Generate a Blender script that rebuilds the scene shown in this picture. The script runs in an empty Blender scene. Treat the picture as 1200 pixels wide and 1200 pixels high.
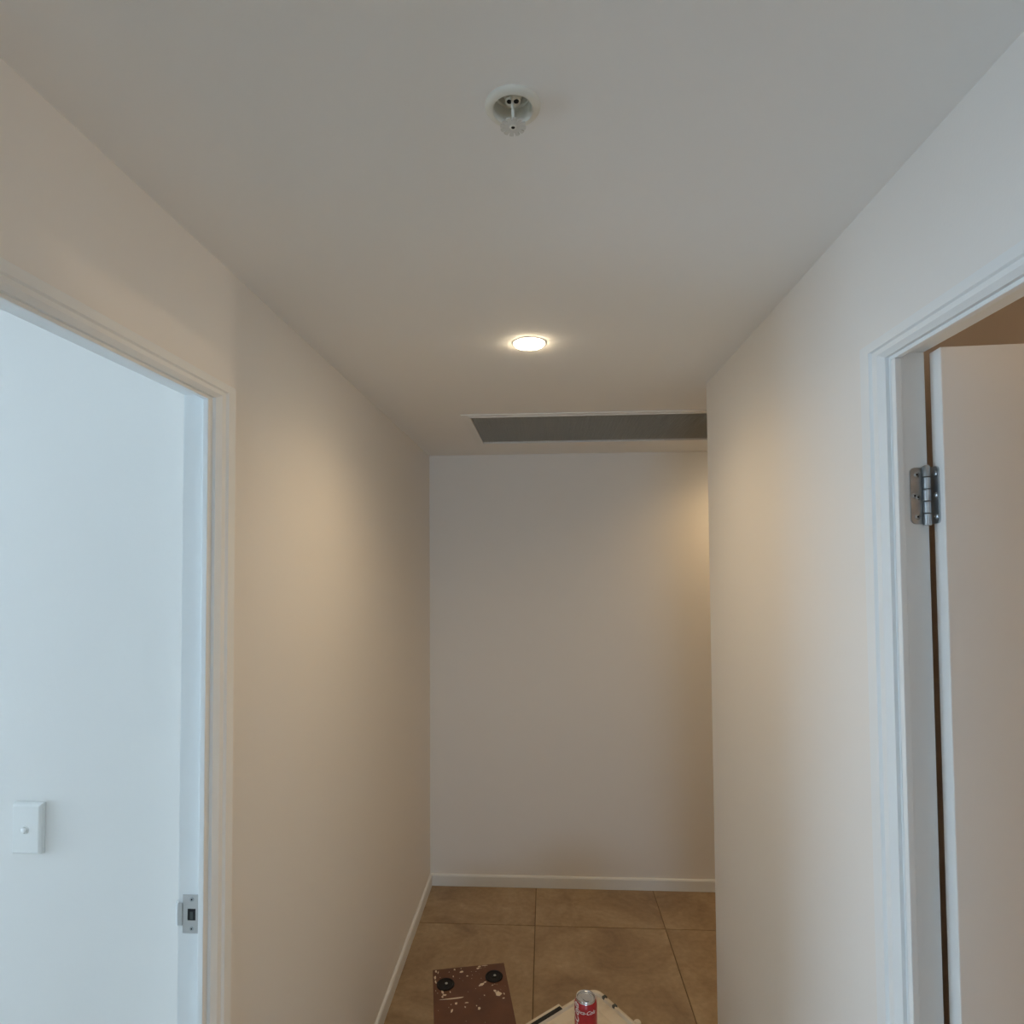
import bpy, bmesh, math, random
from mathutils import Matrix, Vector
random.seed(4)
sc = bpy.context.scene
COL = sc.collection

# ------------------------------------------------------------------ camera
EYE = 1.78284
cam_d = bpy.data.cameras.new('camera')
cam = bpy.data.objects.new('camera', cam_d); COL.objects.link(cam)
cam_d.sensor_width = 36.0; cam_d.sensor_fit = 'HORIZONTAL'
cam_d.lens = 710.504 / 1200 * 36.0
cam_d.shift_x = (600 - 598.58) / 1200
cam_d.shift_y = (636.82 - 600) / 1200
cam_d.clip_start = 0.02
M = Matrix(((0.9983794, 0.00874047, 0.05623333, 0),
            (0.05649362, -0.03311478, -0.99785364, 0),
            (-0.00685956, 0.99941334, -0.0335549, EYE),
            (0, 0, 0, 1)))
cam.matrix_world = M
sc.camera = cam

# ------------------------------------------------------------------ daylight, exposure
W = bpy.data.worlds.new('overcast_sky'); sc.world = W; W.use_nodes = True
bg = W.node_tree.nodes['Background']
bg.inputs['Color'].default_value = (0.60, 0.80, 1.0, 1)
bg.inputs['Strength'].default_value = 3.85
vs = sc.view_settings
vs.view_transform = 'Standard'; vs.look = 'None'; vs.gamma = 1.0; vs.use_curve_mapping = False
vs.exposure = 1.43
sc.cycles.max_bounces = 14; sc.cycles.diffuse_bounces = 8
sc.cycles.sample_clamp_indirect = 6.0

DOWNLIGHT_W = 9.0
ALCOVE_W = 8.6
WALL_LAMP_W = 7.5
WALL_SPOT_W = 8.5
WARM = (1.0, 0.71, 0.39)

def portal(name, loc, rot, sx, sy):
    l = bpy.data.lights.new(name, 'AREA'); l.shape = 'RECTANGLE'; l.size = sx; l.size_y = sy
    l.cycles.is_portal = True
    o = bpy.data.objects.new(name, l); o.location = loc; o.rotation_euler = rot; COL.objects.link(o)
LR_X, LV_Y = -4.2, -5.0            # window walls: room on the left, living room behind the camera
portal('window_daylight_left_room', (LR_X - .02, 0.60, 1.14), (0, -math.pi/2, 0), 2.12, 1.40)
portal('window_daylight_living', (0, LV_Y - .02, 1.45), (math.pi/2, 0, 0), 1.6, 1.3)

# ------------------------------------------------------------------ materials
def mat(name, color, rough=.6, metal=0.0, bump=None, spec=.5, mix=None):
    """bump=(scale,strength); mix=(scale, other colour, lo, hi, detail) noise blend"""
    m = bpy.data.materials.new(name); m.use_nodes = True
    nt = m.node_tree; b = nt.nodes['Principled BSDF']
    b.inputs['Base Color'].default_value = (*color, 1); b.inputs['Roughness'].default_value = rough
    b.inputs['Metallic'].default_value = metal; b.inputs['Specular IOR Level'].default_value = spec
    tc = nt.nodes.new('ShaderNodeTexCoord')
    if mix:
        n = nt.nodes.new('ShaderNodeTexNoise'); n.inputs['Scale'].default_value = mix[0]; n.inputs['Detail'].default_value = mix[4]
        r = nt.nodes.new('ShaderNodeValToRGB')
        r.color_ramp.elements[0].position = mix[2]; r.color_ramp.elements[0].color = (*color, 1)
        r.color_ramp.elements[1].position = mix[3]; r.color_ramp.elements[1].color = (*mix[1], 1)
        nt.links.new(tc.outputs['Object'], n.inputs['Vector']); nt.links.new(n.outputs['Fac'], r.inputs['Fac'])
        nt.links.new(r.outputs['Color'], b.inputs['Base Color'])
    if bump:
        n = nt.nodes.new('ShaderNodeTexNoise'); n.inputs['Scale'].default_value = bump[0]; n.inputs['Detail'].default_value = 3
        bp = nt.nodes.new('ShaderNodeBump'); bp.inputs['Strength'].default_value = bump[1]; bp.inputs['Distance'].default_value = .002
        nt.links.new(tc.outputs['Object'], n.inputs['Vector']); nt.links.new(n.outputs['Fac'], bp.inputs['Height'])
        nt.links.new(bp.outputs['Normal'], b.inputs['Normal'])
    return m

PAINT = mat('wall_paint', (.80, .785, .76), .75, bump=(220, .08), spec=.25)
CEIL = mat('ceiling_paint', (.87, .87, .86), .9, bump=(260, .06), spec=.15)
TRIM = mat('trim_enamel', (.785, .81, .815), .45, spec=.25)
DOORP = mat('door_enamel', (.80, .79, .77), .42, bump=(300, .05), spec=.4)
BEIGE = mat('beige_wall', (.50, .43, .36), .7, bump=(220, .08), spec=.25)
FLOORG = mat('room_floor_grey', (.45, .41, .36), .6, bump=(300, .2), mix=(40, (.38, .34, .29), .4, .7, 4))
GROUT = mat('grout', (.18, .122, .072), .9, bump=(400, .2))
CARPET = mat('room_floor', (.66, .58, .47), .6, bump=(300, .2), mix=(40, (.58, .50, .39), .4, .7, 4))
PLAST = mat('white_plastic', (.82, .82, .80), .35)
OFFW = mat('offwhite_metal', (.66, .65, .58), .4)
FITW = mat('fitting_white', (.78, .77, .70), .38)
STEEL = mat('zinc_steel', (.50, .53, .55), .38, 1.0, mix=(60, (.38, .41, .43), .35, .7, 5))
BRUSH = mat('brushed_steel', (.56, .57, .58), .35, 1.0)
ALU = mat('can_aluminium', (.72, .72, .73), .25, 1.0)
BLACK = mat('black_void', (.012, .012, .012), .8)
DARKP = mat('plenum_black', (.03, .028, .025), .9)
GRILLE = mat('grille_core', (.42, .41, .37), .6)
RUBBER = mat('black_rubber', (.010, .009, .009), .5, bump=(120, .3), spec=.25)
TUBW = mat('cream_plastic', (.62, .55, .44), .5, bump=(90, .1), mix=(14, (.50, .42, .32), .52, .75, 6))
RED = mat('can_red', (.42, .018, .022), .3, mix=(60, (.34, .012, .018), .4, .7, 2))
WHITEINK = mat('white_ink', (.82, .80, .78), .4)
BOXB = mat('brown_board', (.135, .055, .028), .55, bump=(60, .25), mix=(9, (.095, .038, .020), .38, .68, 6))
SPLAT = mat('paint_splash', (.70, .60, .46), .6)
SCREW = mat('screw_dark', (.10, .11, .11), .45, 1.0)
GLASSW = mat('lamp_glass', (.9, .88, .82), .4)

def emis(name, color, s):
    m = bpy.data.materials.new(name); m.use_nodes = True
    b = m.node_tree.nodes['Principled BSDF']
    b.inputs['Base Color'].default_value = (.9, .9, .9, 1)
    b.inputs['Emission Color'].default_value = (*color, 1); b.inputs['Emission Strength'].default_value = s
    return m
GLOW = emis('led_diffuser', (1.0, .80, .54), 27.0)
GLOW2 = emis('lamp_diffuser', (1.0, .80, .55), 6.0)

def tile_mat():
    m = bpy.data.materials.new('stone_look_tile'); m.use_nodes = True
    nt = m.node_tree; b = nt.nodes['Principled BSDF']; L = nt.links.new
    g = nt.nodes.new('ShaderNodeNewGeometry'); oi = nt.nodes.new('ShaderNodeObjectInfo')
    add = nt.nodes.new('ShaderNodeVectorMath'); add.operation = 'ADD'
    mul = nt.nodes.new('ShaderNodeVectorMath'); mul.operation = 'SCALE'; mul.inputs['Scale'].default_value = 13.0
    comb = nt.nodes.new('ShaderNodeCombineXYZ')
    L(oi.outputs['Random'], comb.inputs[0]); L(oi.outputs['Random'], comb.inputs[1])
    L(comb.outputs[0], mul.inputs[0]); L(g.outputs['Position'], add.inputs[0]); L(mul.outputs[0], add.inputs[1])
    n1 = nt.nodes.new('ShaderNodeTexNoise'); n1.inputs['Scale'].default_value = 3.2; n1.inputs['Detail'].default_value = 8; n1.inputs['Roughness'].default_value = .62; n1.inputs['Distortion'].default_value = .8
    L(add.outputs[0], n1.inputs['Vector'])
    r = nt.nodes.new('ShaderNodeValToRGB'); cr = r.color_ramp
    cr.elements[0].position = .36; cr.elements[0].color = (.262, .176, .102, 1)
    cr.elements[1].position = .66; cr.elements[1].color = (.430, .325, .205, 1)
    e = cr.elements.new(.5); e.color = (.355, .254, .151, 1)
    L(n1.outputs['Fac'], r.inputs['Fac'])
    n2 = nt.nodes.new('ShaderNodeTexNoise'); n2.inputs['Scale'].default_value = 42; n2.inputs['Detail'].default_value = 6
    L(add.outputs[0], n2.inputs['Vector'])
    mx = nt.nodes.new('ShaderNodeMix'); mx.data_type = 'RGBA'; mx.blend_type = 'OVERLAY'; mx.inputs['Factor'].default_value = .25
    L(r.outputs['Color'], mx.inputs['A']); L(n2.outputs['Fac'], mx.inputs['B'])
    L(mx.outputs['Result'], b.inputs['Base Color'])
    rr = nt.nodes.new('ShaderNodeMapRange'); rr.inputs['To Min'].default_value = .42; rr.inputs['To Max'].default_value = .68
    L(n1.outputs['Fac'], rr.inputs['Value']); L(rr.outputs['Result'], b.inputs['Roughness'])
    bp = nt.nodes.new('ShaderNodeBump'); bp.inputs['Strength'].default_value = .12; bp.inputs['Distance'].default_value = .002
    L(n2.outputs['Fac'], bp.inputs['Height']); L(bp.outputs['Normal'], b.inputs['Normal'])
    return m
TILE = tile_mat()

# ------------------------------------------------------------------ helpers
def link(name, bm, m, parent=None, smooth=False, loc=None, rotz=0.0):
    me = bpy.data.meshes.new(name)
    bmesh.ops.recalc_face_normals(bm, faces=bm.faces[:])
    bm.to_mesh(me); bm.free(); me.materials.append(m)
    if smooth:
        for f in me.polygons: f.use_smooth = True
        me.set_sharp_from_angle(angle=math.radians(38))
    o = bpy.data.objects.new(name, me); COL.objects.link(o)
    if parent: o.parent = parent
    if loc is not None: o.location = loc
    o.rotation_euler[2] = rotz
    return o

def box(bm, x0, x1, y0, y1, z0, z1, bev=0.0, seg=2):
    r = bmesh.ops.create_cube(bm, size=1.0)
    vs_ = r['verts']
    for v in vs_:
        v.co = Vector(((x0+x1)/2 + v.co.x*(x1-x0), (y0+y1)/2 + v.co.y*(y1-y0), (z0+z1)/2 + v.co.z*(z1-z0)))
    if bev:
        es = list({e for v in vs_ for e in v.link_edges})
        bmesh.ops.bevel(bm, geom=es, offset=bev, segments=seg, profile=.5, affect='EDGES')
    return bm

def bx(*a, **k): return box(bmesh.new(), *a, **k)

def lathe(bm, prof, n=48, c=(0, 0, 0), cap=(False, False)):
    rings = []
    for r, z in prof:
        if r < 1e-6: rings.append([bm.verts.new((c[0], c[1], c[2]+z))])
        else: rings.append([bm.verts.new((c[0]+r*math.cos(2*math.pi*i/n), c[1]+r*math.sin(2*math.pi*i/n), c[2]+z)) for i in range(n)])
    for a, b in zip(rings, rings[1:]):
        for i in range(n):
            j = (i+1) % n
            if len(a) == 1: bm.faces.new((a[0], b[i], b[j]))
            elif len(b) == 1: bm.faces.new((a[i], b[0], a[j]))
            else: bm.faces.new((a[i], b[i], b[j], a[j]))
    return bm

def prism(bm, pts, z0, z1):
    a = [bm.verts.new((x, y, z0)) for x, y in pts]; b = [bm.verts.new((x, y, z1)) for x, y in pts]
    bm.faces.new(a); bm.faces.new(b)
    for i in range(len(pts)):
        j = (i+1) % len(pts); bm.faces.new((a[i], a[j], b[j], b[i]))
    return bm

def tag(o, label=None, cat=None, group=None, kind=None):
    if label: o['label'] = label
    if cat: o['category'] = cat
    if group: o['group'] = group
    if kind: o['kind'] = kind
    return o
def empty(name, loc, rz=0.0):
    o = bpy.data.objects.new(name, None); o.location = loc; o.rotation_euler[2] = rz
    o.empty_display_size = .05; COL.objects.link(o); return o
def struct(name, bm, m, label, cat): return tag(link(name, bm, m), label, cat, kind='structure')

# ------------------------------------------------------------------ room shell
XL, XR, YE, YC, H = -.6532, .5628, 3.4064, 2.1153, 2.4
XLR, XRR = -.700, .606            # room side faces of the two thin side walls
AX = 2.2                          # alcove end
OPEN_L = (.330, 1.150)            # left doorway, along y
OPEN_R = (.188, 1.008)            # right doorway, along y
HEAD = 2.121
LROOM = 1.36                      # far wall of the room on the left
Y0 = -1.3

def door_wall(x0, x1, yend, op):
    bm = bmesh.new()
    box(bm, x0, x1, Y0, op[0]-.02, 0, H); box(bm, x0, x1, op[1]+.02, yend, 0, H)
    box(bm, x0, x1, op[0]-.02, op[1]+.02, HEAD+.02, H)
    return bm
struct('wall_left', door_wall(XLR, XL, YE, OPEN_L), PAINT, 'white hallway wall on the left with an open doorway into a daylit room', 'wall')
struct('wall_right', door_wall(XR, XRR, YC, OPEN_R), PAINT, 'white hallway wall on the right with a doorway, ending at an outer corner', 'wall')
struct('wall_far', bx(XLR-.05, AX+.1, YE, YE+.1, 0, H), PAINT, 'white wall closing the far end of the hallway', 'wall')
struct('wall_alcove_front', bx(XRR, AX, YC-.06, YC, 0, H), PAINT, 'wall hidden behind the right corner, facing the far wall', 'wall')
struct('wall_alcove_side', bx(AX, AX+.1, YC-.06, YE, 0, H), PAINT, 'wall closing the alcove behind the right corner', 'wall')
struct('wall_left_room_far', bx(LR_X, XLR, LROOM, LROOM+.1, 0, H), PAINT, 'cool daylit white wall seen through the left doorway, carrying the switch', 'wall')
bm = bmesh.new()
wy0, wy1, wz0, wz1 = -.10, 1.30, .08, 2.20
box(bm, LR_X-.1, LR_X, -1.3, wy0, 0, H); box(bm, LR_X-.1, LR_X, wy1, LROOM+.1, 0, H)
box(bm, LR_X-.1, LR_X, wy0, wy1, 0, wz0); box(bm, LR_X-.1, LR_X, wy0, wy1, wz1, H)
struct('wall_left_room_window', bm, PAINT, 'window wall of the room on the left, outside the view', 'wall')
struct('wall_left_room_near', bx(LR_X, XLR, -1.3, -1.2, 0, H), PAINT, 'near wall of the room on the left, outside the view', 'wall')
struct('wall_right_room_side', bx(2.6, 2.7, -1.3, YC-.06, 0, H), BEIGE, 'side wall of the room on the right, behind the open door', 'wall')
struct('wall_right_room_far', bx(XRR, 2.6, 1.12, 1.20, 0, H), BEIGE, 'far wall of the room on the right, above the open door', 'wall')
struct('wall_right_room_near', bx(XRR, 2.6, -1.3, -1.2, 0, H), BEIGE, 'near wall of the room on the right, outside the view', 'wall')
bm = bmesh.new()
box(bm, -3.2, -.8, LV_Y-.1, LV_Y, 0, H); box(bm, .8, 3.2, LV_Y-.1, LV_Y, 0, H)
box(bm, -.8, .8, LV_Y-.1, LV_Y, 0, .8); box(bm, -.8, .8, LV_Y-.1, LV_Y, 2.1, H)
struct('wall_living_window', bm, PAINT, 'window wall of the living area behind the camera', 'wall')
struct('wall_living_left', bx(-3.2, -3.1, LV_Y, -1.3, 0, H), PAINT, 'left wall of the living area behind the camera', 'wall')
struct('wall_living_right', bx(3.1, 3.2, LV_Y, -1.3, 0, H), PAINT, 'right wall of the living area behind the camera', 'wall')
struct('wall_living_return', bx(2.7, 3.1, -1.4, -1.3, 0, H), PAINT, 'short return wall of the living area behind the camera', 'wall')
# unseen slabs added to keep the high sky off the two windows
struct('sky_shade_slab', bx(LR_X-4.5, LR_X-.1, -3.5, 4.0, 2.30, 2.6), PAINT, 'unseen slab added above the left room window to cut the high sky light', 'shade slab')
struct('sky_shade_slab_living', bx(-3.2, 3.2, LV_Y-2.0, LV_Y-.1, 2.42, 2.6), PAINT, 'unseen slab added above the living area window to cut the high sky light', 'shade slab')
# window frames of the two windows
def window(name, axis, at, a0, a1, z0, z1, label):
    bm = bmesh.new(); t = .05
    n = 2 if a1-a0 < 2.5 else 3
    segs = [(a0, a1, z0, z0+t), (a0, a1, z1-t, z1)]
    for i in range(n+1):
        c = a0 + (a1-a0)*i/n; c = min(max(c, a0+t/2), a1-t/2); segs.append((c-t/2, c+t/2, z0+t, z1-t))
    for s in segs:
        if axis == 'x': box(bm, at-.07, at-.03, s[0], s[1], s[2], s[3])
        else: box(bm, s[0], s[1], at-.07, at-.03, s[2], s[3])
    struct(name, bm, TRIM, label, 'window')
window('window_1', 'x', LR_X, wy0, wy1, wz0, wz1, 'white framed window of the room on the left, outside the view')
window('window_2', 'y', LV_Y, -.8, .8, .8, 2.1, 'white framed wide window of the living area behind the camera')

# ceiling: box with round and rectangular cut-outs for the fittings
SPR = (-.038, .797); DL = (-.039, 1.678); DL2 = (1.12, 3.0)
GR = (-.314, .950, 2.500, 3.056)
def ceiling():
    bm = bmesh.new(); x0, x1, y0, y1 = -4.3, 3.2, -5.1, 3.51
    z, zt = H, H+.22
    def loop(pts):
        v = [bm.verts.new((px, py, z)) for px, py in pts]
        for i in range(len(v)): bm.edges.new((v[i], v[(i+1) % len(v)]))
        return v
    outer = loop([(x0, y0), (x1, y0), (x1, y1), (x0, y1)])
    holes = []
    for c, r in ((SPR, .0275), (DL, .042), (DL2, .042)):
        holes.append(loop([(c[0]+r*math.cos(k*math.pi/24), c[1]+r*math.sin(k*math.pi/24)) for k in range(48)]))
    holes.append(loop([(GR[0], GR[2]), (GR[1], GR[2]), (GR[1], GR[3]), (GR[0], GR[3])]))
    bmesh.ops.triangle_fill(bm, use_beauty=True, use_dissolve=False, edges=bm.edges[:])
    for hl in holes:                                   # short reveals of the cut-outs
        up = [bm.verts.new((v.co.x, v.co.y, z+.013)) for v in hl]
        for i in range(len(hl)):
            j = (i+1) % len(hl); bm.faces.new((hl[i], hl[j], up[j], up[i]))
    top = [bm.verts.new((v.co.x, v.co.y, zt)) for v in outer]
    bm.faces.new(top)
    for i in range(4):
        j = (i+1) % 4; bm.faces.new((outer[i], outer[j], top[j], top[i]))
    return bm
struct('ceiling', ceiling(), CEIL, 'flat white ceiling over the hallway', 'ceiling')

# floor: slab with recessed joints, stone look tiles laid on it one by one
floor = struct('floor', bx(XL, AX, Y0, YE, -.10, -.003), GROUT, 'brown stone-look tiled floor of the hallway', 'floor')
struct('floor_left_room', bx(LR_X, XL, Y0, LROOM, -.10, 0), FLOORG, 'grey floor of the room on the left', 'floor')
struct('floor_right_room', bx(XR+.0, 2.6, Y0, YC-.06, -.09, .0005), CARPET, 'grey floor of the room on the right', 'floor')
struct('floor_living', bx(-3.2, 3.2, LV_Y, Y0, -.10, 0), CARPET, 'grey floor of the living area behind the camera', 'floor')
P_, J_ = .635, .0042
xs = [-.065 + P_*k for k in range(-1, 5)]; ys = [3.05 - .675*k for k in range(-1, 8)]
shared = {}
for i in range(len(xs)-1):
    for j in range(len(ys)-1):
        x0 = max(xs[i]+J_/2, XL); x1 = min(xs[i+1]-J_/2, AX)
        y1 = min(ys[j]-J_/2, YE); y0 = max(ys[j+1]+J_/2, Y0)
        if x1-x0 < .01 or y1-y0 < .01: continue
        if x0 > XR - .01 and y1 < YC - .1: continue
        key = (round(x1-x0, 3), round(y1-y0, 3))
        cx, cy = (x0+x1)/2, (y0+y1)/2
        if key in shared:
            o = bpy.data.objects.new('tile', shared[key]); COL.objects.link(o); o.parent = floor; o.location = (cx, cy, 0)
        else:
            hx, hy = key[0]/2, key[1]/2
            o = link('tile', bx(-hx, hx, -hy, hy, -.0035, 0, bev=.0008, seg=1), TILE, floor, loc=(cx, cy, 0)); shared[key] = o.data

# baseboards: 63 mm high, 12 mm thick with eased top edge
def skirt(name, a, b, n, label):
    """a,b ends on the wall face, n normal into the room"""
    bm = bmesh.new(); prof = [(0, .001), (.012, .001), (.012, .055), (.009, .0605), (.004, .063), (0, .063)]
    rows = [[bm.verts.new((p[0]+n[0]*t, p[1]+n[1]*t, z)) for t, z in prof] for p in (a, b)]
    k = len(prof)
    for i in range(k):
        j = (i+1) % k; bm.faces.new((rows[0][i], rows[0][j], rows[1][j], rows[1][i]))
    bm.faces.new(rows[0]); bm.faces.new(rows[1])
    return tag(link(name, bm, TRIM), label, 'baseboard', kind='structure')
skirt('baseboard_left', (XL, 1.206), (XL, YE-.0125), (1, 0), 'white baseboard running along the left hallway wall')
skirt('baseboard_far', (XL, YE), (AX, YE), (0, -1), 'white baseboard along the far end wall')
skirt('baseboard_right', (XR, 1.064), (XR, YC+.012), (-1, 0), 'white baseboard along the right hallway wall')
skirt('baseboard_alcove', (XR, YC), (AX, YC), (0, 1), 'white baseboard behind the right corner')
skirt('baseboard_left_room', (LR_X, LROOM), (XLR, LROOM), (0, -1), 'white baseboard in the room on the left')

# ------------------------------------------------------------------ door frames
def architrave(parent, wx, s, op, wside=.060, whead=.034, inner=.006, rv=.004):
    """stepped casing on wall face wx, proud in direction s; three mitred lengths"""
    prof = [(0, 0), (0, inner), (.22, .0125), (.45, .0125), (.52, .0165), (.96, .0165), (1, .0145), (1, 0)]
    zi = HEAD - .010 if rv else HEAD
    def pt(corner, u, h):
        x = wx + s*h
        if corner == 0: return (x, op[0]-rv-u*wside, 0)
        if corner == 1: return (x, op[0]-rv-u*wside, zi+rv+u*whead)
        if corner == 2: return (x, op[1]+rv+u*wside, zi+rv+u*whead)
        return (x, op[1]+rv+u*wside, 0)
    for c in range(3):
        bm = bmesh.new()
        rows = [[bm.verts.new(pt(q, u, h)) for u, h in prof] for q in (c, c+1)]
        k = len(prof)
        for i in range(k):
            j = (i+1) % k; bm.faces.new((rows[0][i], rows[0][j], rows[1][j], rows[1][i]))
        bm.faces.new(rows[0]); bm.faces.new(rows[1])
        link('architrave', bm, TRIM, parent)

def jambs(parent, xh, xr, op, stop_end, sgn):
    """lining with a rebate: deeper stop on the hall side (xh), shallower rebate on the room side (xr)"""
    lo, hi = min(xh, xr), max(xh, xr)
    sl, sh = min(xh, stop_end), max(xh, stop_end)
    T = .012
    for k in range(2):
        y = op[k]; d = 1 if k else -1
        a, b = sorted((y, y + d*.02)); link('jamb', bx(lo, hi, a, b, 0, HEAD+.02), TRIM, parent)
        a, b = sorted((y, y - d*T)); link('door_stop', bx(sl, sh, a, b, 0, HEAD-T, bev=.0012, seg=2), TRIM, parent)
    link('head_jamb', bx(lo, hi, op[0], op[1], HEAD, HEAD+.02), TRIM, parent)
    link('door_stop', bx(sl, sh, op[0], op[1], HEAD-T, HEAD, bev=.0012, seg=2), TRIM, parent)

# left doorway: frame only, its far jamb carries the strike plate
d2 = tag(empty('door_2', (0, 0, 0)), 'white door frame of the open left doorway with steel strike plate', 'door frame', kind='structure')
architrave(d2, XL, 1, OPEN_L)
architrave(d2, XLR, -1, OPEN_L, wside=.045, whead=.045, inner=.0095, rv=0.0)
jambs(d2, XL, XLR, OPEN_L, -.664, -1)
yj = OPEN_L[1]
zc = 1.116; hh = .036
bm = bmesh.new()
ys_ = yj - .0016
# plate with latch opening: four strips round a hole plus the lip
X0, X1 = -.700, -.6665
hx0, hx1, hz0, hz1 = -.6905, -.6745, zc-.012, zc+.010
box(bm, X0, X1, ys_, yj+.0004, hz1, zc+hh); box(bm, X0, X1, ys_, yj+.0004, zc-hh, hz0)
box(bm, X0, hx0, ys_, yj+.0004, hz0, hz1); box(bm, hx1, X1, ys_, yj+.0004, hz0, hz1)
sp = link('strike_plate', bm, BRUSH, d2); sp['label'] = 'brushed steel strike plate'
bm = bmesh.new()
lip = [(-.700, ys_), (-.709, ys_-.0002), (-.7125, ys_+.002), (-.7155, ys_+.009), (-.7165, ys_+.009), (-.7137, ys_+.0008), (-.7095, ys_-.0016), (-.700, ys_-.0014)]
prism(bm, lip, zc-.021, zc+.021); link('lip', bm, BRUSH, sp)
link('latch_pocket', bx(hx0+.0002, hx1-.0002, yj-.0009, yj-.0002, hz0+.0002, hz1-.0002), BLACK, sp)
link('spring_tongue', bx(-.686, -.680, yj-.0013, yj-.0008, hz0+.002, hz1-.006), SCREW, sp)
for dz in (.0275, -.0275):
    bm = bmesh.new(); lathe(bm, [(0, .0006), (.0022, .0006), (.0038, .0009), (.0042, 0)], 20)
    bmesh.ops.rotate(bm, verts=bm.verts[:], cent=(0, 0, 0), matrix=Matrix.Rotation(math.pi/2, 3, 'X'))
    s_ = link('screw', bm, STEEL, sp, loc=(-.682, ys_, zc+dz))
    bm = bmesh.new(); lathe(bm, [(0, .0011), (.0015, .0011), (.0015, 0)], 12)
    bmesh.ops.rotate(bm, verts=bm.verts[:], cent=(0, 0, 0), matrix=Matrix.Rotation(math.pi/2, 3, 'X'))
    bm.free() if False else link('screw_recess', bm, BLACK, sp, loc=(-.682, ys_, zc+dz))

# right doorway: frame, open leaf, hinge
d1 = tag(empty('door_1', (0, 0, 0)), 'white hinged door standing open in the right doorway, with its frame', 'door', kind='structure')
architrave(d1, XR, -1, OPEN_R)
architrave(d1, XRR, 1, OPEN_R, wside=.045, whead=.045, inner=.0095, rv=0.0)
jambs(d1, XR, XRR, OPEN_R, .573, 1)
DX, DY0, DY1, DT = .6215, .977, 1.007, 2.1185
leaf = link('door_leaf', bx(0, .815, 0, DY1-DY0, .012, DT, bev=.0015, seg=2), DOORP, d1, loc=(DX, DY0, 0), rotz=math.radians(-3))
# hinge
hz = (1.842, 1.933); hc = (hz[0]+hz[1])/2; hl = hz[1]-hz[0]
def rrect(w, h, r, left=True):
    """plate outline in (u,v): rounded on the u<0 side"""
    pts = []
    for cxy, a0 in (((-w+r, -h/2+r), math.pi), ((-w+r, h/2-r), math.pi/2)):
        seg = [(cxy[0]+r*math.cos(a0+(k/6)*math.pi/2*(1 if a0 == math.pi else 1)), cxy[1]+r*math.sin(a0+(k/6)*math.pi/2)) for k in range(7)]
        pts.append(seg)
    return [(0, -h/2)] + [(0, h/2)] + pts[1] + pts[0]
hinge = link('hinge_leaf', prism(bmesh.new(), rrect(.0225, hl, .008), 0, .0022), STEEL, d1)
hinge.name = 'hinge'; hinge['label'] = 'galvanised steel butt hinge'
HM = Matrix(((1, 0, 0, .6100), (0, 0, -1, OPEN_R[1]), (0, 1, 0, hc), (0, 0, 0, 1)))
hinge.matrix_basis = HM
def hchild(name, bm, m, mw, smooth=False):
    o = link(name, bm, m, None, smooth); o.parent = hinge
    o.matrix_basis = HM.inverted() @ mw
    return o
# second leaf, on the edge of the door (faces the hallway)
hchild('door_plate', prism(bmesh.new(), rrect(.019, hl, .007), 0, .0022), STEEL,
       Matrix(((0, 0, -1, DX), (1, 0, 0, 1.0068), (0, 1, 0, hc), (0, 0, 0, 1))) @ Matrix.Translation((0, 0, 0)))
KX, KY, KR = .6095, 1.0005, .0056
n = 5; kl = (hl+.006)/n
for k in range(n):
    bm = bmesh.new(); r = KR if k % 2 == 0 else KR*.93
    g = .0006
    prof = [(0, g), (r-.0006, g), (r, g+.0006), (r, kl-g-.0006), (r-.0006, kl-g), (0, kl-g)]
    if k == n-1: prof = [(0, g), (r-.0006, g), (r, g+.0006), (r, kl-.004), (r*.6, kl-.0005), (0, kl)]
    lathe(bm, prof, 28)
    hchild('knuckle', bm, STEEL, Matrix.Translation((KX, KY, hz[0]-.003+k*kl)), True)
for u, v in ((-.0125, .034), (-.0165, 0), (-.0115, -.0025), (-.0125, -.034)):
    bm = bmesh.new(); lathe(bm, [(0, .0004), (.0016, .0004), (.0022, .0013), (.0042, .0006), (.0046, 0)], 20)
    mw = HM @ Matrix.Translation((u, v, .0022))
    hchild('screw', bm, STEEL, mw, True)
    bm = bmesh.new(); lathe(bm, [(0, .0012), (.0013, .0012), (.0013, 0)], 10)
    hchild('screw_recess', bm, BLACK, mw)
for v in (.034, 0, -.034):
    bm = bmesh.new(); lathe(bm, [(0, .0004), (.0016, .0004), (.0022, .0012), (.0042, .0005), (.0046, 0)], 20)
    hchild('screw', bm, STEEL, Matrix(((0, 0, -1, DX-.0022), (1, 0, 0, .9950), (0, 1, 0, hc+v), (0, 0, 0, 1))), True)

# ------------------------------------------------------------------ light switch
sw = tag(empty('light_switch', (-1.195, LROOM, 1.1815)), 'white rectangular wall switch with a round button, through the left doorway', 'switch')
def bev_plate(w, h, t0, t1, inset, y):
    bm = bmesh.new()
    rings = []
    for (hw, hz_, yy) in ((w/2, h/2, 0), (w/2, h/2, -t0), (w/2-inset, h/2-inset, -t1)):
        rings.append([bm.verts.new((a*hw, y+yy, b*hz_)) for a, b in ((-1, -1), (1, -1), (1, 1), (-1, 1))])
    for a, b in zip(rings, rings[1:]):
        for i in range(4):
            j = (i+1) % 4; bm.faces.new((a[i], a[j], b[j], b[i]))
    bm.faces.new(rings[0]); bm.faces.new(rings[-1])
    bmesh.ops.bevel(bm, geom=[e for e in bm.edges], offset=.0009, segments=2, affect='EDGES')
    return bm
link('base_plate', bev_plate(.073, .117, .005, .0055, .0006, 0), PLAST, sw)
link('cover_plate', bev_plate(.071, .115, .004, .0085, .0045, -.005), PLAST, sw)
bm = bmesh.new(); lathe(bm, [(0, .0050), (.0040, .0048), (.0060, .0038), (.0066, .0020), (.0067, 0)], 28)
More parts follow.
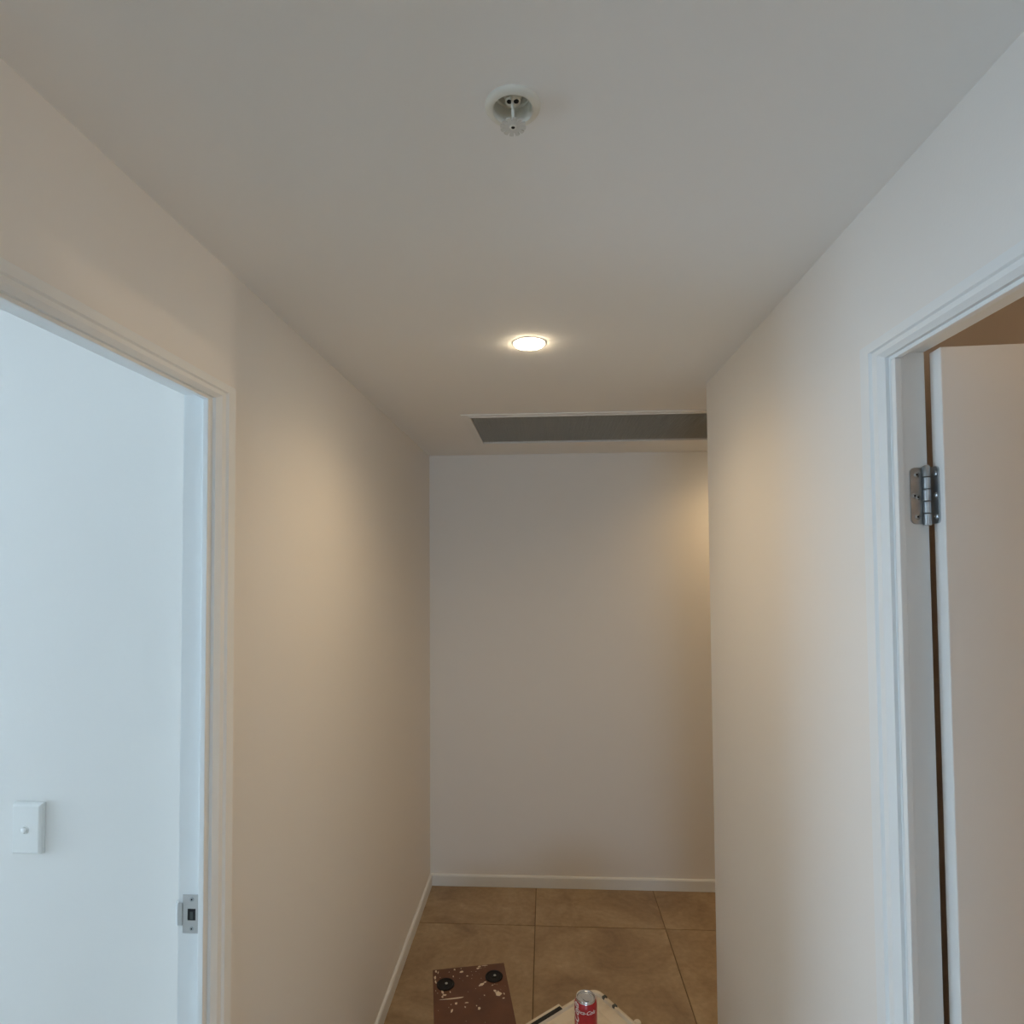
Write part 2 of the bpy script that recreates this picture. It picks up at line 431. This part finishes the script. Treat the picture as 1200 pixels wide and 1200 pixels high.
bmesh.ops.rotate(bm, verts=bm.verts[:], cent=(0, 0, 0), matrix=Matrix.Rotation(math.pi/2, 3, 'X'))
link('button', bm, PLAST, sw, True, loc=(-.002, -.0135, -.001))
bm = bmesh.new(); lathe(bm, [(.0074, 0), (.0078, .0016), (.0092, .0012), (.0098, 0)], 28)
bmesh.ops.rotate(bm, verts=bm.verts[:], cent=(0, 0, 0), matrix=Matrix.Rotation(math.pi/2, 3, 'X'))
link('button_ring', bm, PLAST, sw, True, loc=(-.002, -.0134, -.001))

# ------------------------------------------------------------------ sprinkler
sp_ = tag(empty('fire_sprinkler', (SPR[0], SPR[1], H)), 'white pendent fire sprinkler with round escutcheon on the ceiling', 'sprinkler')
bm = lathe(bmesh.new(), [(.0255, -.0005), (.0262, -.0048), (.0275, -.0062), (.0320, -.0062), (.0355, -.0045), (.0375, -.0015), (.0378, 0), (.0265, 0)], 64)
link('escutcheon', bm, FITW, sp_, True)
bm = lathe(bmesh.new(), [(.0262, -.004), (.0258, .004), (.0256, .0165), (.0225, .0170), (.0220, .0300), (.0, .0300)], 64)
link('cup', bm, FITW, sp_, True)
bm = lathe(bmesh.new(), [(0, .030), (.0125, .030), (.0125, .014), (.0105, .012), (.0105, .006), (.0075, .004), (0, .004)], 24)
body = link('sprinkler_body', bm, FITW, sp_, True)
for s in (-1, 1):                                   # frame arms closing in a yoke
    bm = bmesh.new(); pts = [(.0095, .006), (.0105, -.002), (.0090, -.012), (.0045, -.020), (.0022, -.023)]
    prev = None
    for (px, pz) in pts:
        ring = [bm.verts.new((s*px + a*.0012, b*.0013, pz)) for a, b in ((-1, -1), (1, -1), (1, 1), (-1, 1))]
        if prev:
            for i in range(4): j = (i+1) % 4; bm.faces.new((prev[i], prev[j], ring[j], ring[i]))
        else: bm.faces.new(ring)
        prev = ring
    bm.faces.new(prev)
    o = link('frame_arm', bm, FITW, sp_); o.rotation_euler[2] = math.radians(88)
bm = lathe(bmesh.new(), [(0, .004), (.0023, .004), (.0017, -.004), (.0016, -.018), (.0026, -.0225), (0, -.0225)], 16)
link('glass_bulb', bm, PLAST, sp_, True)
bm = lathe(bmesh.new(), [(0, -.021), (.0046, -.021), (.0058, -.025), (.0058, -.0278), (0, -.0278)], 20)
link('boss', bm, FITW, sp_, True)
# toothed deflector disc
bm = bmesh.new(); N = 12; pts = []
for k in range(N):
    a0 = 2*math.pi*k/N
    for t, r in ((.0, .0172), (.34, .0178), (.68, .0172), (.74, .0118), (.84, .0108), (.94, .0118)):
        a = a0 + t*2*math.pi/N; pts.append((r*math.cos(a), r*math.sin(a)))
prism(bm, pts, -.0292, -.0278)
defl = link('deflector', bm, mat('deflector_metal', (.66, .66, .63), .4, .0), sp_)
bm = lathe(bmesh.new(), [(0, -.0298), (.0024, -.0298), (.0026, -.0290), (0, -.0290)], 18)
link('centre_hole', bm, BLACK, defl)
bm = lathe(bmesh.new(), [(.0027, -.0291), (.0030, -.0302), (.0044, -.0302), (.0050, -.0291)], 24)
link('collar', bm, FITW, defl, True)
# two dark ports beside the stem
for s in (-1, 1):
    bm = lathe(bmesh.new(), [(0, 0), (.0033, 0), (.0036, .001), (0, .001)], 18)
    link('port', bm, BLACK, body, loc=(s*.0046, -.0030, .0033))

# ------------------------------------------------------------------ downlights
def downlight(c, label, watts, color=WARM):
    t = tag(empty('downlight', (c[0], c[1], H)), label, 'downlight', 'recessed ceiling downlights')
    link('trim_ring', lathe(bmesh.new(), [(.0418, .002), (.0422, -.0015), (.0440, -.0022), (.0475, -.0015), (.0490, 0), (.0420, 0)], 56), PLAST, t, True)
    link('housing', lathe(bmesh.new(), [(.0395, 0), (.0395, .045), (0, .045)], 40), PLAST, t)
    link('diffuser', lathe(bmesh.new(), [(.0416, .0), (.0412, -.0040), (.0390, -.0065), (.030, -.0090), (.015, -.0100), (0, -.0102)], 48), GLOW, t, True)
    l = bpy.data.lights.new('downlight_beam', 'SPOT'); l.energy = watts; l.color = color
    l.spot_size = math.radians(160); l.spot_blend = 1.0; l.shadow_soft_size = .036
    o = bpy.data.objects.new('downlight_beam', l); o.parent = t; o.location = (0, 0, -.013); COL.objects.link(o)
    return t
downlight(DL, 'glowing round recessed downlight in the hallway ceiling', DOWNLIGHT_W)
downlight(DL2, 'round recessed downlight hidden in the alcove behind the right corner', ALCOVE_W, (1.0, .66, .32))

# lamp on the wall of the right hand room, outside the view; its light falls through the doorway
wl = tag(empty('wall_lamp', (2.6, .62, 2.0)), 'warm wall lamp in the room on the right, outside the view', 'lamp')
link('back_plate', bx(-.02, 0, -.06, .06, -.05, .05, bev=.004), PLAST, wl)
link('arm', bx(-.09, -.02, -.008, .008, -.008, .008, bev=.002), BRUSH, wl)
link('drop_rod', bx(-.096, -.084, -.006, .006, -.36, -.008, bev=.001), BRUSH, wl)
bm = bmesh.new(); bmesh.ops.create_uvsphere(bm, u_segments=24, v_segments=16, radius=.045)
link('globe', bm, GLOW2, wl, True, loc=(-.09, 0, -.40))
l = bpy.data.lights.new('wall_lamp_bulb', 'POINT'); l.energy = WALL_LAMP_W; l.color = (1.0, .80, .58); l.shadow_soft_size = .035
o = bpy.data.objects.new('wall_lamp_bulb', l); o.parent = wl; o.location = (-.19, 0, -.40); COL.objects.link(o)
l = bpy.data.lights.new('wall_patch_spot', 'SPOT'); l.energy = WALL_SPOT_W; l.color = WARM; l.shadow_soft_size = .012  # added narrow spot, throws the warm patch above the left doorway
l.spot_size = math.radians(11); l.spot_blend = .9
o = bpy.data.objects.new('wall_patch_spot', l); o.parent = wl; o.location = (-.22, 0, -.06); COL.objects.link(o)
o.rotation_euler = (Vector((-.653, 1.0, 2.20)) - Vector((2.38, .62, 1.94))).to_track_quat('-Z', 'Y').to_euler()

# ------------------------------------------------------------------ return air grille
g = tag(empty('air_grille', (0, 0, H)), 'long white-framed air grille with a fine dark core in the ceiling', 'air grille')
b_ = .030; th = .004
bm = bmesh.new()
def frame_strip(bm, o, i_, z0, z1):
    (ox0, ox1, oy0, oy1), (ix0, ix1, iy0, iy1) = o, i_
    O = [(ox0, oy0), (ox1, oy0), (ox1, oy1), (ox0, oy1)]; I = [(ix0, iy0), (ix1, iy0), (ix1, iy1), (ix0, iy1)]
    for k in range(4):
        j = (k+1) % 4
        a = [bm.verts.new((*q, z)) for z in (z0, z1) for q in (O[k], O[j], I[j], I[k])]
        bm.faces.new(a[:4]); bm.faces.new(a[4:])
        for s in range(4):
            t = (s+1) % 4; bm.faces.new((a[s], a[t], a[4+t], a[4+s]))
frame_strip(bm, (GR[0]-b_, GR[1]+b_, GR[2]-b_, GR[3]+b_), GR, -th, 0)
link('frame', bm, PLAST, g)
bm = bmesh.new()
frame_strip(bm, (GR[0]-.0005, GR[1]+.0005, GR[2]-.0005, GR[3]+.0005), (GR[0]+.006, GR[1]-.006, GR[2]+.006, GR[3]-.006), -th-.003, .012)
link('inner_frame', bm, PLAST, g)
bm = bmesh.new(); pitch = .0127; zz0, zz1 = .0, .0125
n = int((GR[1]-GR[0])/pitch)
for k in range(1, n): x = GR[0]+k*pitch; box(bm, x-.0006, x+.0006, GR[2]+.004, GR[3]-.004, zz0, zz1)
n = int((GR[3]-GR[2])/pitch)
for k in range(1, n): y = GR[2]+k*pitch; box(bm, GR[0]+.004, GR[1]-.004, y-.0006, y+.0006, zz0, zz1)
tag(link('core', bm, GRILLE, g), 'fine egg-crate core', kind='stuff')
bm = bmesh.new(); box(bm, GR[0], GR[1], GR[2], GR[3], .10, .11)
for a in ((GR[0]-.006, GR[0], GR[2], GR[3]), (GR[1], GR[1]+.006, GR[2], GR[3]), (GR[0], GR[1], GR[2]-.006, GR[2]), (GR[0], GR[1], GR[3], GR[3]+.006)):
    box(bm, *a, .0135, .10)
link('plenum', bm, DARKP, g)

# ------------------------------------------------------------------ brown paint-splashed box
BR = math.radians(11.5); BH = .25; BWd, BDp = .272, .46
bxo = tag(empty('wooden_box', (-.438, 2.325, 0), BR), 'brown wooden box with paint splashes and two black discs on its lid', 'box')
# local axes: x to the right, y back; the back left corner of the lid is the origin
link('lid', bx(0, BWd, -BDp, 0, BH-.018, BH, bev=.002), BOXB, bxo)
link('side_panel', bx(.006, .021, -BDp+.006, -.006, 0, BH-.018), BOXB, bxo)
link('side_panel', bx(BWd-.021, BWd-.006, -BDp+.006, -.006, 0, BH-.018), BOXB, bxo)
link('end_panel', bx(.021, BWd-.021, -.021, -.006, 0, BH-.018), BOXB, bxo)
link('end_panel', bx(.021, BWd-.021, -BDp+.006, -BDp+.021, 0, BH-.018), BOXB, bxo)
def tolocal(x, y):
    dx, dy = x+.438, y-2.325; c, s = math.cos(-BR), math.sin(-BR)
    return (dx*c-dy*s, dx*s+dy*c)
for k, (wx, wy) in enumerate(((-.376, 2.246), (-.203, 2.297))):
    lx, ly = tolocal(wx, wy)
    bm = lathe(bmesh.new(), [(.0325, 0), (.0325, .0035), (.031, .0048), (.0275, .0048), (.0255, .0022), (.010, .0018), (.0085, .0035), (0, .0038)], 40)
    dsc = link('rubber_disc', bm, RUBBER, bxo, True, loc=(lx, ly, BH))
    dsc['label'] = 'round black rubber disc'
    bm = lathe(bmesh.new(), [(0, .0062), (.003, .006), (.0048, .0046), (.005, .003)], 16)
    link('screw_head', bm, STEEL, dsc, True, loc=(.003, .002, 0))
# paint splashes: thin dried blobs
bm = bmesh.new()
def blob(u, v, w, h, ang=0.0, n=11, jag=.3):
    c, s = math.cos(ang), math.sin(ang); pts = []
    for k in range(n):
        a = 2*math.pi*k/n; r = 1+random.uniform(-jag, jag)
        px, py = w/2*r*math.cos(a), h/2*r*math.sin(a)
        pts.append((u+px*c-py*s, v+px*s+py*c))
    prism(bm, pts, BH-.0004, BH+.0007)
# measured on the photograph's lid: (fraction of width, distance from back edge)
for u, v, w, h, a in ((.108, -.028, .014, .011, 0), (.171, -.018, .011, .009, .4), (.176, -.009, .010, .008, 0), (.127, -.055, .006, .006, 0),
                      (.196, -.006, .024, .003, 0), (.082, -.012, .007, .008, .3), (.012, -.012, .008, .012, 0), (.008, -.045, .006, .018, 0),
                      (.010, -.070, .005, .022, .1), (.020, -.020, .004, .014, -.3), (.176, -.108, .026, .010, .5), (.190, -.098, .010, .007, .6),
                      (.033, -.125, .007, .018, .2), (.040, -.142, .012, .008, 0), (.032, -.150, .006, .009, 0), (.060, -.130, .004, .008, .2),
                      (.230, -.163, .021, .023, .4), (.220, -.149, .009, .012, .5), (.250, -.168, .004, .010, .2), (.068, -.164, .078, .0055, .02),
                      (.078, -.190, .009, .010, 0), (.115, -.192, .011, .006, 0), (.062, -.222, .006, .016, -.3), (.156, -.226, .009, .012, 0),
                      (.108, -.212, .004, .008, .4), (.148, -.212, .004, .006, 0), (.245, -.190, .008, .005, .3), (.214, -.118, .008, .003, .5),
                      (.028, -.100, .006, .004, 0), (.050, -.070, .003, .012, .2), (.075, -.050, .004, .007, 0), (.18, -.165, .004, .005, 0)):
    blob(u, v, w, h, a)
for k in range(46):
    u, v = random.uniform(.006, BWd-.006), -random.betavariate(1, 1.6)*.44-.004
    q = random.uniform(.0012, .0030); blob(u, v, q, q*random.uniform(.7, 1.6), random.uniform(0, 3), 7)
tag(link('paint_splash', bm, SPLAT, bxo), 'cream paint splashes', kind='stuff')

# ------------------------------------------------------------------ cream tub with lid
TA = math.radians(-54)           # turned so that one corner points away from the camera
tub = tag(empty('plastic_tub', (.152, 2.062, 0), TA), 'cream plastic tub with a rimmed lid standing cornerwise on the tiles', 'tub')
# local: the far corner is the origin, sides run along +x and -y
def rr(x0, x1, y0, y1, r, n=6):
    out = []
    for cx_, cy_, a in ((x1-r, y1-r, 0), (x0+r, y1-r, 90), (x0+r, y0+r, 180), (x1-r, y0+r, 270)):
        for k in range(n+1):
            t = math.radians(a+90*k/n); out.append((cx_+r*math.cos(t), cy_+r*math.sin(t)))
    return out
S = .36
def loft(rows, closed_top=False, closed_bot=False):
    bm = bmesh.new(); R_ = [[bm.verts.new((x, y, z)) for x, y in pts] for pts, z in rows]
    k = len(R_[0])
    for a, b in zip(R_, R_[1:]):
        for i in range(k):
            j = (i+1) % k; bm.faces.new((a[i], a[j], b[j], b[i]))
    if closed_bot: bm.faces.new(R_[0])
    if closed_top: bm.faces.new(R_[-1])
    return bm
def q(i, r): return [(x - y*.087, y) for x, y in rr(i, S-i, -S+i, -i, r)]     # sides meet a little under square
link('tub_body', loft([(q(.045, .03), 0), (q(.040, .032), .004), (q(.016, .035), .36), (q(.010, .035), .362), (q(.010, .035), .372)], closed_bot=True), TUBW, tub, True)
lid = link('tub_lid', loft([(q(.004, .036), .352), (q(.0, .036), .356), (q(.0, .036), .384), (q(.0025, .036), .388), (q(.0060, .034), .388),
                      (q(.0075, .034), .384), (q(.0115, .033), .384), (q(.0125, .033), .394), (q(.0150, .032), .396), (q(.0190, .032), .395),
                      (q(.0215, .030), .386), (q(.034, .026), .385)], closed_top=True), TUBW, tub, True)
# raised inner panel ribs and latches
link('lid_panel', loft([(q(.060, .02), .3851), (q(.062, .02), .3868), (q(.075, .015), .3872)], closed_top=True), TUBW, lid, True)
# clip handle with a slot on the left-hand side (the side along -y at x=0)
def skew(bm):
    for v in bm.verts: v.co.x -= v.co.y*.087
    return bm
cl = link('clip', skew(bx(-.012, .004, -.312, -.150, .352, .391, bev=.003)), TUBW, tub)
link('slot', skew(bx(.0045, .0185, -.300, -.160, .3845, .3966)), BLACK, tub)['label'] = 'dark slot under the clip'
# small notches on the right-hand rim and the ear of the bail handle
for x in (.058, .105):
    link('notch', bx(x, x+.011, -.0205, -.0075, .3845, .3968, bev=.001), SCREW, tub)
bm = lathe(bmesh.new(), [(0, -.008), (.009, -.008), (.011, -.005), (.011, .004), (.007, .008), (0, .008)], 20)
link('ear', bm, TUBW, tub, True, loc=(.192, .004, .384))

# ------------------------------------------------------------------ drink can
LZ = .3872
can = tag(empty('drink_can', (.108, 1.838, LZ)), 'red soft drink can standing on the cream tub lid', 'can')
R0 = .0331; CH = .1222
link('can_body', lathe(bmesh.new(), [(.022, .002), (.0255, 0), (.0285, .004), (R0-.0008, .009), (R0, .012), (R0, .102), (R0-.0006, .1045), (.0300, .1110), (.0282, .1150)], 64), RED, can, True)
link('can_end', lathe(bmesh.new(), [(.0282, .1150), (.0272, .1175), (.0272, .1185), (.0282, .1205), (.0276, .1222), (.0262, .1218), (.0252, .1150), (.0240, .1140), (.0228, .1160), (0, .1160)], 64), ALU, can, True)
tab = bmesh.new(); pts = [(.0085*math.cos(a)*(.9 if math.sin(a) < 0 else 1), .0125*math.sin(a)) for a in [2*math.pi*k/24 for k in range(24)]]
prism(tab, pts, .1164, .1176); link('pull_tab', tab, ALU, can, loc=(0, -.003, 0), rotz=.5)
bm = lathe(bmesh.new(), [(0, .1180), (.0024, .1178), (.0028, .1165)], 14); link('rivet', bm, ALU, can, True)
bm = lathe(bmesh.new(), [(.0125, .1160), (.0132, .1165), (.0140, .1160)], 32); link('opening_score', bm, ALU, can, True, loc=(0, .006, 0))

def wrap_text(txt, size, ang, z, vertical, shear, name='script_lettering'):
    cu = bpy.data.curves.new('lettering', 'FONT'); cu.body = txt; cu.size = size; cu.shear = shear
    cu.align_x = 'CENTER'; cu.align_y = 'CENTER'; cu.resolution_u = 3; cu.offset = size*.012
    tmp = bpy.data.objects.new('lettering_tmp', cu); COL.objects.link(tmp)
    dg = bpy.context.evaluated_depsgraph_get()
    me = bpy.data.meshes.new_from_object(tmp.evaluated_get(dg))
    bpy.data.objects.remove(tmp); bpy.data.curves.remove(cu)
    bm = bmesh.new(); bm.from_mesh(me); bpy.data.meshes.remove(me)
    bmesh.ops.triangulate(bm, faces=bm.faces[:])
    bmesh.ops.subdivide_edges(bm, edges=[e for e in bm.edges if e.calc_length() > size*.18], cuts=2)
    for v in bm.verts:
        x, y = (v.co.x, v.co.y) if not vertical else (-v.co.y, v.co.x)
        a = ang + x/R0; r = R0 + .00025
        v.co = Vector((r*math.cos(a), r*math.sin(a), z+y))
    me2 = bpy.data.meshes.new(name); bm.to_mesh(me2); bm.free(); me2.materials.append(WHITEINK)
    o = bpy.data.objects.new(name, me2); COL.objects.link(o); o.parent = can
    return o
front = math.radians(-93)
wrap_text('Coca-Cola', .0150, front-.12, .0955, False, .45)
wrap_text('Coca-Cola', .030, front-.95, .050, True, .45)
wrap_text('Coca-Cola', .030, front+1.9, .050, True, .45)
